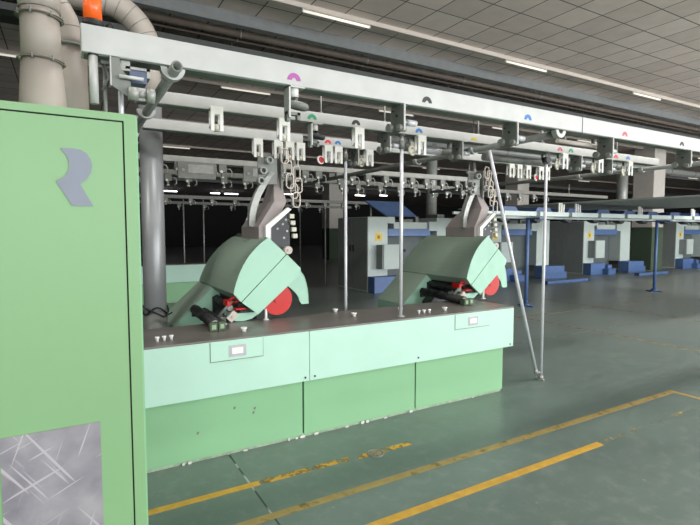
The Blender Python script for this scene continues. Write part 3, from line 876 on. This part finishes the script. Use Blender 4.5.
def fork(x, y, z, label, ring=None, first={}):
    key = ring
    if key not in first:
        t = thing('fork_hanger', label, 'fork hanger', (x, y, z), 'white forked hangers under the rails')
        w = .043
        f = MB().prism([(-w, 0), (w, 0), (w, -.165), (w * .42, -.165), (w * .42, -.055), (-w * .42, -.055), (-w * .42, -.165), (-w, -.165)], 'y', 0, .010)
        f.prism([(-w, 0), (w, 0), (w, -.14), (w * .42, -.14), (w * .42, -.055), (-w * .42, -.055), (-w * .42, -.14), (-w, -.14)], 'y', .05, .058)
        f.box(-w, w, .01, .05, -.012, 0)
        obj('fork_plate', f, M['white'], t, bevel=.0025)
        obj('axle', MB().cyl((-w - .004, .03, -.14), (w + .004, .03, -.14), .007, n=10).box(-w + .002, w - .002, .028, .03, -.14, -.12), M['galv'], t)
        obj('roller', MB().cyl((-.014, .03, -.14), (.014, .03, -.14), .026, n=18), M['cream'] if ring is None else M['galv'], t, label='cream guide roller')
        obj('rear_mount', MB().box(-.03, .03, .058, .09, -.09, 0), M['galv_dk'], t)
        if ring == 'cream':
            obj('ring', MB().torus((-.075, .05, -.13), (.25, -1, .1), .036, .010, 24, 8).cyl((-.075, .045, -.13), (-.075, .065, -.13), .018, n=16).box(-.08, -.03, .06, .075, -.14, -.05), M['cream'], t, label='cream ring roller')
        if ring == 'red':
            obj('ring', MB().torus((-.075, .03, -.14), (.25, -1, .1), .034, .009, 24, 8).box(-.08, -.03, .04, .05, -.145, -.1), M['white'], t, label='white rimmed ring')
            obj('red_hub', MB().cyl((-.075, .022, -.14), (-.075, .042, -.14), .03, n=20), M['red'], t, label='red hub disc')
        first[key] = t
        return t
    return dup(first[key], (x, y, z), label)
fork(.895, 3.33, 2.44, 'white fork hanger farthest left, alone on the second rail')
fork(1.39, 3.34, 2.42, 'white fork hanger under the second rail, below the purple mark')
fork(2.03, 3.34, 2.42, 'white fork hanger under the black mark of the second rail')
fork(2.66, 3.34, 2.42, 'white fork hanger with cream ring under the second rail\'s blue mark', 'cream')
fork(4.58, 3.34, 2.42, 'white fork hanger with cream ring between pink and green marks of the second rail', 'cream')
fork(5.20, 3.34, 2.42, 'fork hanger with cream ring by the right black mark of the second rail', 'cream')
fork(5.78, 3.34, 2.42, 'fork hanger with cream ring by the right blue mark of the second rail', 'cream')
fork(1.487, 4.18, 2.42, 'leftmost fork hanger on the third rail')
fork(1.678, 4.18, 2.42, 'second fork hanger from the left on the third rail')
fork(1.79, 4.18, 2.42, 'third fork hanger from the left on the third rail')
fork(1.90, 4.18, 2.42, 'fork hanger at the right end of the third rail\'s left piece')
fork(2.192, 4.18, 2.42, 'fork hanger with red hub under the third rail\'s left red mark', 'red')
fork(2.302, 4.18, 2.42, 'fork hanger under the third rail\'s left blue mark')
fork(2.66, 4.18, 2.42, 'fork hanger with cream ring right of the third rail\'s yellow mark', 'cream')
fork(4.72, 4.18, 2.42, 'fork hanger under the pink mark of the third rail')
fork(4.86, 4.18, 2.42, 'fork hanger under the green mark of the third rail')
fork(5.02, 4.18, 2.42, 'fork hanger under the right black mark of the third rail')
fork(5.26, 4.18, 2.42, 'fork hanger with red hub under the third rail\'s right red mark', 'red')
fork(5.38, 4.18, 2.42, 'fork hanger at the right end of the third rail')

# dim small hangers on the rear rails
def small_hanger(first=[None], x=0, y=0, z=0, rl=''):
    if first[0] is None:
        t = thing('small_hanger', '', 'rail hanger', (x, y, z), 'small hangers under the ' + rl)
        obj('block', MB().cbox(-.05, .05, 0, .06, -.10, 0, .006).box(-.012, .012, .01, .05, -.15, -.10), M['galv_dk'], t)
        obj('bolt_cap', MB().cyl((-.02, -.012, -.09), (-.02, 0, -.09), .018, n=14), M['white'], t, label='white bolt cap')
        obj('lower_cap', MB().cyl((.0, .03, -.165), (0, .03, -.15), .022, n=12), M['white'], t, label='white lower cap')
        obj('hook', MB().tube([(.05, .03, -.05), (.10, .03, -.05), (.12, .03, -.08), (.12, .03, -.13), (.09, .03, -.15)], .010, 8), M['galv'], t)
        first[0] = t
        return t
    t = dup(first[0], (x, y, z))
    t['group'] = 'small hangers under the ' + rl
    return t
proto = None
for (y, xs, rl) in ((6.1, [.95 + .27 * k for k in range(19)], 'fourth rail'), (7.5, [.8 + .42 * k for k in range(22)], 'fifth rail'), (12.7, [.5 + .55 * k for k in range(14)], 'far rail over the far bench'),
                    (15.4, [.5 + .8 * k for k in range(10)], 'farthest rail')):
    for i, x in enumerate(xs):
        h = small_hanger(x=x + random.uniform(-.07, .07), y=y, z=2.43 - (.01 if y > 10 else 0), rl=rl)
        h['label'] = 'small grey hanger with white bolt cap under the ' + rl
# grey panels on the fourth rail
for i, (xa, xb, l) in enumerate(((1.15, 1.60, 'left grey control plate hung under the fourth rail'), (1.95, 2.30, 'right grey control plate hung under the fourth rail'))):
    t = thing('hanging_plate', l, 'metal plate', (xa, 6.05, 2.43), 'grey plates under the fourth rail')
    obj('plate', MB().cbox(0, xb - xa, 0, .015, -.2, 0, .004), M['galv_dk'], t)
    obj('window', MB().box(.12, xb - xa - .03, -.004, 0, -.13, -.03), M['galv'], t)
    obj('bolt_head', MB().cyl((.06, -.01, -.10), (.06, 0, -.10), .018, n=12), M['galv'], t)

# left-end special bracket
t = thing('end_bracket', 'bent steel bracket with blue block and double roller at left rail end', 'bracket', (.19, 2.45, 2.38))
obj('plate', MB().prism([(0, 0), (.035, 0), (.04, -.05), (.075, -.09), (.085, -.16), (.07, -.175), (.0, -.13)], 'y', .0, .006).box(.0, .11, .0, .09, -.006, 0), M['galv_dk'], t, bevel=.002)
obj('plate_edge', MB().box(-.005, .0, -.004, .05, -.13, 0), M['alu'], t)
obj('blue_block', MB().cbox(.075, .15, .02, .09, -.10, -.04, .005), mat('slate_blue_block', (88, 100, 128), .45), t, label='slate blue sensor block')
obj('block_arm', MB().box(.06, .165, .02, .10, -.04, -.028).box(.15, .165, .02, .10, -.07, -.028).box(.04, .08, .02, .04, -.05, 0), M['galv'], t)
obj('pin', MB().cyl((.03, -.02, -.09), (.13, -.02, -.09), .0085, n=12).cyl((.035, -.02, -.09), (.035, .01, -.09), .006, n=8), M['alu'], t, label='bright pin')
obj('roller', MB().cyl((.065, -.02, -.160), (.105, -.02, -.160), .030, n=22).cyl((.105, -.02, -.160), (.14, -.02, -.160), .015, n=14).cyl((.14, -.02, -.160), (.175, -.02, -.160), .033, n=22), M['galv'], t)

# bright hanging tube, thin rods at the left end
t = thing('hanging_tube', 'bright short steel tube hanging from the left end of nearest rail', 'tube', (.12, 2.47, 2.38))
obj('tube', MB().pipe((0, 0, 0), (0, 0, -.215), .0185, .015, 20), M['alu'], t)
obj('cap', MB().cyl((0, 0, -.008), (0, 0, 0), .022, n=18), M['dark'], t)
t = thing('thin_rod', 'thin dark rod hanging behind the bright short tube', 'rod', (.168, 2.53, 2.38), 'thin rods at the left rail end')
obj('rod', MB().cyl((0, 0, 0), (0, 0, -.375), .0085, n=12), M['galv_dk'], t)
obj('clip', MB().box(-.015, .02, -.015, .015, -.02, 0).tube([(.0, -.01, -.02), (.015, -.01, -.08), (-.012, -.01, -.14)], .006, 8), M['galv_dk'], t)
t = thing('thin_rod', 'thin pale rod hanging behind the bent end bracket', 'rod', (.235, 2.55, 2.38), 'thin rods at the left rail end')
obj('rod', MB().cyl((0, 0, 0), (0, 0, -.375), .012, n=12), M['steel'], t)
obj('nut', MB().cyl((0, 0, -.02), (0, 0, 0), .02, n=6), M['galv_dk'], t)

# orange beacon
t = thing('warning_beacon', 'orange warning beacon on the left end of the nearest rail', 'beacon', (.125, 2.49, 2.50))
obj('base', MB().cyl((0, 0, 0), (0, 0, .028), .044, n=28), M['black'], t)
obj('lens', MB().tube([(0, 0, .028), (0, 0, .10), (0, 0, .15), (0, 0, .172), (0, 0, .18)], [.038, .037, .033, .022, .004], 28), M['orange'], t, label='orange dome lens')
obj('bulb', MB().cyl((0, 0, .03), (0, 0, .08), .012, n=12), M['white'], t)
obj('wire', MB().tube([(.05, -.02, .01), (.07, -.02, .03), (.085, -.02, .0)], .005, 8), M['black'], t)

# ------------------------------------------------------------------ poles
def pole(x, y, z0, z1, label, foot='flange'):
    t = thing('support_pole', label, 'pole', (x, y, z0), 'slim steel poles holding the rails')
    obj('tube', MB().cyl((0, 0, 0), (0, 0, z1 - z0), .0155, n=18), M['steel'], t)
    obj('base_plate', MB().cyl((0, 0, 0), (0, 0, .012), .035, n=20), M['galv'], t)
    obj('clamp', MB().cyl((0, 0, z1 - z0 - .12), (0, 0, z1 - z0 - .05), .024, n=16), M['galv_dk'], t)
    obj('top_flange', MB().cyl((0, 0, z1 - z0 - .012), (0, 0, z1 - z0), .03, n=16), M['galv_dk'], t)
    return t
pole(2.41, 4.24, 0, 2.415, 'slim steel pole between the two hoods, rising behind the bench')
pole(2.476, 3.39, ZT, 2.415, 'slim steel pole standing on the bench top left of right unit')
t = pole(4.348, 3.40, 0, 2.415, 'slim steel floor post with slanted brace right of the bench')
br = obj('brace', MB().cyl((-.86, -.02, 2.40), (-.045, .03, .10), .0165, n=16), M['steel'], t, label='slanted steel brace')
obj('brace_foot', MB().cyl((-.06, .03, .085), (.0, .0, .085), .013, n=12).cyl((-.045, .03, .07), (-.045, .03, .12), .021, n=12), M['galv'], br)
obj('foot_bolts', MB().cyl((.045, .02, 0), (.045, .02, .03), .01, n=8).cyl((-.02, -.045, 0), (-.02, -.045, .03), .01, n=8).cyl((-.02, .045, 0), (-.02, .045, .03), .01, n=8).cyl((0, 0, .0), (0, 0, .05), .024, n=14), M['galv'], t)
obj('end_collar', MB().cyl((0, -.03, 2.34), (0, .03, 2.34), .035, n=18), M['dark'], t)
# dim poles by the far rails
for x, y, l in ((2.55, 12.83, 'left dim pole under the far rail'), (3.05, 12.83, 'middle dim pole under the far rail'), (6.6, 12.83, 'right dim pole under the far rail'), (1.0, 15.53, 'left dim pole under the farthest rail'), (7.0, 15.53, 'right dim pole under the farthest rail')):
    t = thing('support_pole', l, 'pole', (x, y, 0), 'dim poles in the hall behind')
    obj('tube', MB().cyl((0, 0, 0), (0, 0, 2.43), .018, n=12), M['galv'], t)
    obj('base_plate', MB().cyl((0, 0, 0), (0, 0, .01), .05, n=14), M['galv_dk'], t)

# ------------------------------------------------------------------ ducts at the left
M['clamp'] = mat('dull_brown_clamp', (122, 114, 104), .5)
def ringed(t, name, pts, r, m, n=26):
    return obj(name, MB().tube(pts, r, n), m, t)
t = thing('duct_pipe', 'front beige duct with bolted ring clamps on top of the cabinet', 'duct', (-.066, 2.2, 1.99), 'ducts at the left')
ringed(t, 'lower_cone', [(0, 0, 0), (0, 0, .10), (0, 0, .245)], [.080, .077, .067], M['duct'])
ringed(t, 'upper_tube', [(0, 0, .245), (0, 0, .43)], [.067, .064], M['duct'])
arc = [(-.14 + .14 * math.cos(a), 0, .47 + .14 * math.sin(a)) for a in [PI / 2 * i / 8 for i in range(9)]]
ringed(t, 'elbow', [(0, 0, .43)] + arc + [(-.9, 0, .61)], .069, M['duct'])
for z in (.245, .405):
    g = obj('ring_clamp', MB().torus((0, 0, z), (.06, 0, 1), .071, .004, 32, 8).cyl((0, 0, z - .002), (0, 0, z + .002), .080, n=32), M['clamp'], t, label='bolted ring clamp')
    for a in (-150, -110, -60, -15):
        obj('bolt', MB().cyl((.077 * math.cos(R(a)), .077 * math.sin(R(a)), z - .009), (.077 * math.cos(R(a)), .077 * math.sin(R(a)), z + .009), .004, n=8), M['galv_dk'], g)
t = thing('duct_pipe', 'second beige duct standing behind the front one on the cabinet', 'duct', (.0, 2.72, 1.99), 'ducts at the left')
ringed(t, 'lower_tube', [(0.03, 0, 0), (0.03, 0, .48)], .078, M['duct'])
arc = [(-.20 + .23 * math.cos(a), 0, .52 + .23 * math.sin(a)) for a in [PI / 2 * i / 8 for i in range(9)]]
ringed(t, 'elbow', [(.03, 0, .48)] + arc + [(-.9, 0, .75)], .062, M['duct'])
obj('ring_clamp', MB().cyl((.03, 0, .474), (.03, 0, .486), .086, n=32), M['galv_dk'], t)
sg = MB()
for i in (1, 3, 5, 7):
    a = PI / 2 * i / 8
    sg.torus((-.20 + .23 * math.cos(a), 0, .52 + .23 * math.sin(a)), (-math.sin(a), 0, math.cos(a)), .062, .0025, 24, 6)
obj('segment_seams', sg, M['galv_dk'], t)
t = thing('tall_duct', 'tall grey steel duct standing behind the bench, bending left at top', 'duct', (.632, 4.45, 0), 'ducts at the left')
ringed(t, 'shaft', [(0, 0, 0), (0, 0, 2.72)], .0925, M['tallduct'], 32)
ringed(t, 'upper_shaft', [(0, 0, 2.72), (0, 0, 3.08)], .094, M['duct'], 32)
ringed(t, 'foot_sleeve', [(0, 0, 0), (0, 0, .90)], .098, M['galv_dk'], 32)
arc = [(-.36 + .36 * math.cos(a), 0, 3.08 + .36 * math.sin(a)) for a in [PI / 2 * i / 12 for i in range(13)]]
el = obj('elbow', MB().tube([(0, 0, 3.06)] + arc + [(-.9, 0, 3.44), (-2.2, 0, 3.44)], .099, 28), M['duct'], t, label='beige segmented elbow')
sg = MB()
for i in range(1, 13, 2):
    a = PI / 2 * i / 12
    sg.torus((-.36 + .36 * math.cos(a), 0, 3.08 + .36 * math.sin(a)), (-math.sin(a), 0, math.cos(a)), .099, .003, 28, 6)
obj('segment_seams', sg, M['galv_dk'], el)
obj('band', MB().cyl((0, 0, 2.71), (0, 0, 2.73), .10, n=32), M['dark'], t)
# cables at the duct foot
t = thing('loose_cable', 'black cable looped round the foot of the tall grey duct', 'cable', (.632, 4.45, .82))
obj('loop', MB().tube([(.105 * math.cos(a), .105 * math.sin(a), .10 + .03 * math.sin(a * 3)) for a in [2 * PI * i / 24 for i in range(24)]], .007, 8, closed=True), M['black'], t)
obj('tail', MB().tube([(-.06, -.09, .10), (-.16, -.12, .20), (-.10, -.14, .14), (.05, -.12, .05), (.12, -.10, .08)], .007, 8), M['black'], t)

# ------------------------------------------------------------------ background machines
M['mbody'] = mat('machine_body_grey', (96, 104, 104), .6)
M['lid_blue'] = mat('greyish_blue_lid', (84, 108, 150), .5)
def make_machine(x, y, label):
    t = thing('drawing_machine', label, 'textile machine', (x, y, 0), 'grey and blue machines in a row')
    cb = obj('cabinet', MB().cbox(0, .62, 0, 1.6, 0, 1.97, .01), M['mgrey'], t, label='tall light grey cabinet')
    dd = MB().box(-.012, 0, .02, .79, .05, 1.95).box(-.012, 0, .81, 1.58, .05, 1.95)
    dr_ = obj('side_door', dd, M['mdark'], cb, label='dark grey double side door')
    obj('handle', MB().box(-.03, -.012, .70, .74, 1.05, 1.22).box(-.03, -.012, .86, .90, 1.05, 1.22), M['black'], dr_)
    obj('vent', MB().box(-.016, -.012, 1.05, 1.4, .55, .85), M['galv_dk'], dr_)
    obj('top_housing', MB().cbox(.62, .85, 0, 1.2, 1.80, 1.98, .008), M['mgrey'], t)
    obj('header', MB().cbox(.85, 2.25, .05, 1.0, 1.66, 1.84, .008).cbox(2.0, 2.35, -.03, .05, 1.60, 1.86, .008), M['mgrey'], t)
    obj('blue_beam', MB().cbox(.62, 2.05, -.02, 1.0, 1.46, 1.66, .008), M['blue'], t, label='blue cross beam')
    obj('body', MB().box(.62, 2.3, .45, 1.5, 0, 1.46), M['mbody'], t, label='dark recessed body')
    obj('gauge', MB().cyl((1.5, .44, 1.05), (1.5, .45, 1.05), .05, n=14), M['black'], t)
    obj('side_cover', MB().cbox(2.3, 2.95, .0, 1.5, .43, 1.97, .01), M['mgrey'], t)
    bx = obj('control_box', MB().cbox(.26, .80, -.28, 0, .62, 1.24, .008), M['mdark'], t)
    obj('box_door', MB().cbox(.30, .82, -.30, -.28, .61, 1.25, .006), M['mgrey'], bx, label='pale box door')
    obj('yellow_label', MB().box(.22, .44, -.004, 0, 1.34, 1.54).prism([(.27, 1.56), (.39, 1.56), (.33, 1.60)], 'y', -.004, 0), M['yellow_lab'], cb, label='yellow warning label')
    obj('label_symbol', MB().cyl((.33, -.007, 1.44), (.33, -.004, 1.44), .05, n=14), mat('label_ink', (150, 120, 40), .6), cb)
    obj('step', MB().cbox(.0, .85, -.32, -.0, 0, .42, .01).cbox(.70, 1.15, -.55, -.32, 0, .22, .01).box(.85, 1.1, -.42, 0, 0, .35), M['blue'], t, label='blue step')
    obj('step', MB().cbox(2.2, 3.0, -.42, .0, 0, .43, .01).cbox(2.9, 3.35, -.42, -.05, 0, .22, .01).box(3.0, 3.25, -.4, 0, 0, .42), M['blue'], t, label='blue step')
    lid = MB().add([(.70, .15, 1.995), (1.72, .15, 1.995), (1.40, .55, 2.42), (.25, .55, 2.42), (.70, .19, 1.985), (1.72, .19, 1.985), (1.40, .59, 2.40), (.25, .59, 2.40)],
                   [(0, 1, 2, 3), (7, 6, 5, 4), (0, 4, 5, 1), (1, 5, 6, 2), (2, 6, 7, 3), (3, 7, 4, 0)])
    obj('slanted_lid', lid, M['lid_blue'], t, label='slanted blue lid')
    obj('lid_stay', MB().box(.42, .46, .54, .58, 1.96, 2.40), M['galv_dk'], t)
    for q in ((1.2, 1.6, .2, .6, 1.84, 1.92), (2.4, 2.65, .1, .5, 1.97, 2.07), (1.7, 1.8, .2, .3, 1.84, 2.0)):
        obj('top_fitting', MB().box(*q), M['galv_dk'], t)
    return t
m1 = make_machine(6.70, 10.62, 'first grey and blue machine with yellow label, between the two hoods')
dup(m1, (11.35, 10.98, 0), 'second grey and blue machine, partly behind the right hood and slanted brace')
dup(m1, (16.35, 11.08, 0), 'third grey and blue machine, right of the white floor post')
dup(m1, (22.5, 10.95, 0), 'fourth grey and blue machine at the right edge, nearest to the far column')
# creel gantry in front of the machines
t = thing('creel_gantry', 'long white and blue overhead creel on blue posts in front of machines', 'creel', (0, 7.0, 0))
for y, z in ((-.35, 1.93), (0.0, 1.86), (.4, 1.94)):
    obj('rail', MB().box(6.7, 30, y, y + .05, z, z + .05), M['mgrey'], t, label='pale creel rail')
k = 0
x = 7.2
while x < 24:
    pts = [(x, 0), (x + .55, 0), (x + .45, .10), (x + .08, .10)]
    obj('cover', MB().prism([(p[0], p[1] + 1.98) for p in pts], 'y', -.33, .38), M['blue_dk'], t, label='blue trapezoid cover')
    obj('white_plate', MB().box(x + .05, x + .95, -.42, -.35, 1.90, 1.99), M['mgrey'], t)
    obj('bracket', MB().prism([(x + .3, 1.86), (x + .6, 1.86), (x + .5, 1.78), (x + .35, 1.82)], 'y', -.05, .12), M['dark'], t)
    x += 1.02
for x in (8.41, 13.39, 18.4, 23.4):
    ps = obj('post', MB().cyl((x, .0, .04), (x, .0, 1.86), .038, n=16).box(x - .06, x + .06, -.35, .42, 1.84, 1.88), M['blue'], t, label='blue creel post')
    obj('foot', MB().tube([(x, 0, 0.015), (x, 0, .05), (x, 0, .10)], [.11, .08, .04], 16).box(x - .2, x + .2, -.03, .03, 0, .02).box(x - .03, x + .03, -.2, .2, 0, .02), M['blue_dk'], ps)
for x in (8.95, 9.5, 11.9, 14.4):
    obj('guide_fork', MB().box(x, x + .03, -.35, -.32, 1.98, 2.19).box(x + .07, x + .10, -.35, -.32, 1.98, 2.19).box(x + .14, x + .17, -.35, -.32, 1.98, 2.16), M['white'], t)
t = thing('canopy_sheet', 'wide flat grey canopy sheet above the creel, across the right background', 'canopy', (9.5, 3.6, 2.20))
obj('sheet', MB().box(0, 4.4, 0, 6.7, 0, .03), M['canopy'], t)
for x, y, l in ((12.4, 9.55, 'blue bar lying on the floor left, before second machine'), (17.6, 9.75, 'blue bar lying on the floor right, before third machine')):
    t = thing('floor_bar', l, 'metal bar', (x, y, 0), 'blue bars on the floor')
    obj('bar', MB().cbox(0, 2.0, 0, .12, 0, .09, .01), M['blue'], t)
    obj('end_plate', MB().box(-.02, 0, -.02, .14, 0, .10).box(2.0, 2.02, -.02, .14, 0, .10), M['blue_dk'], t)
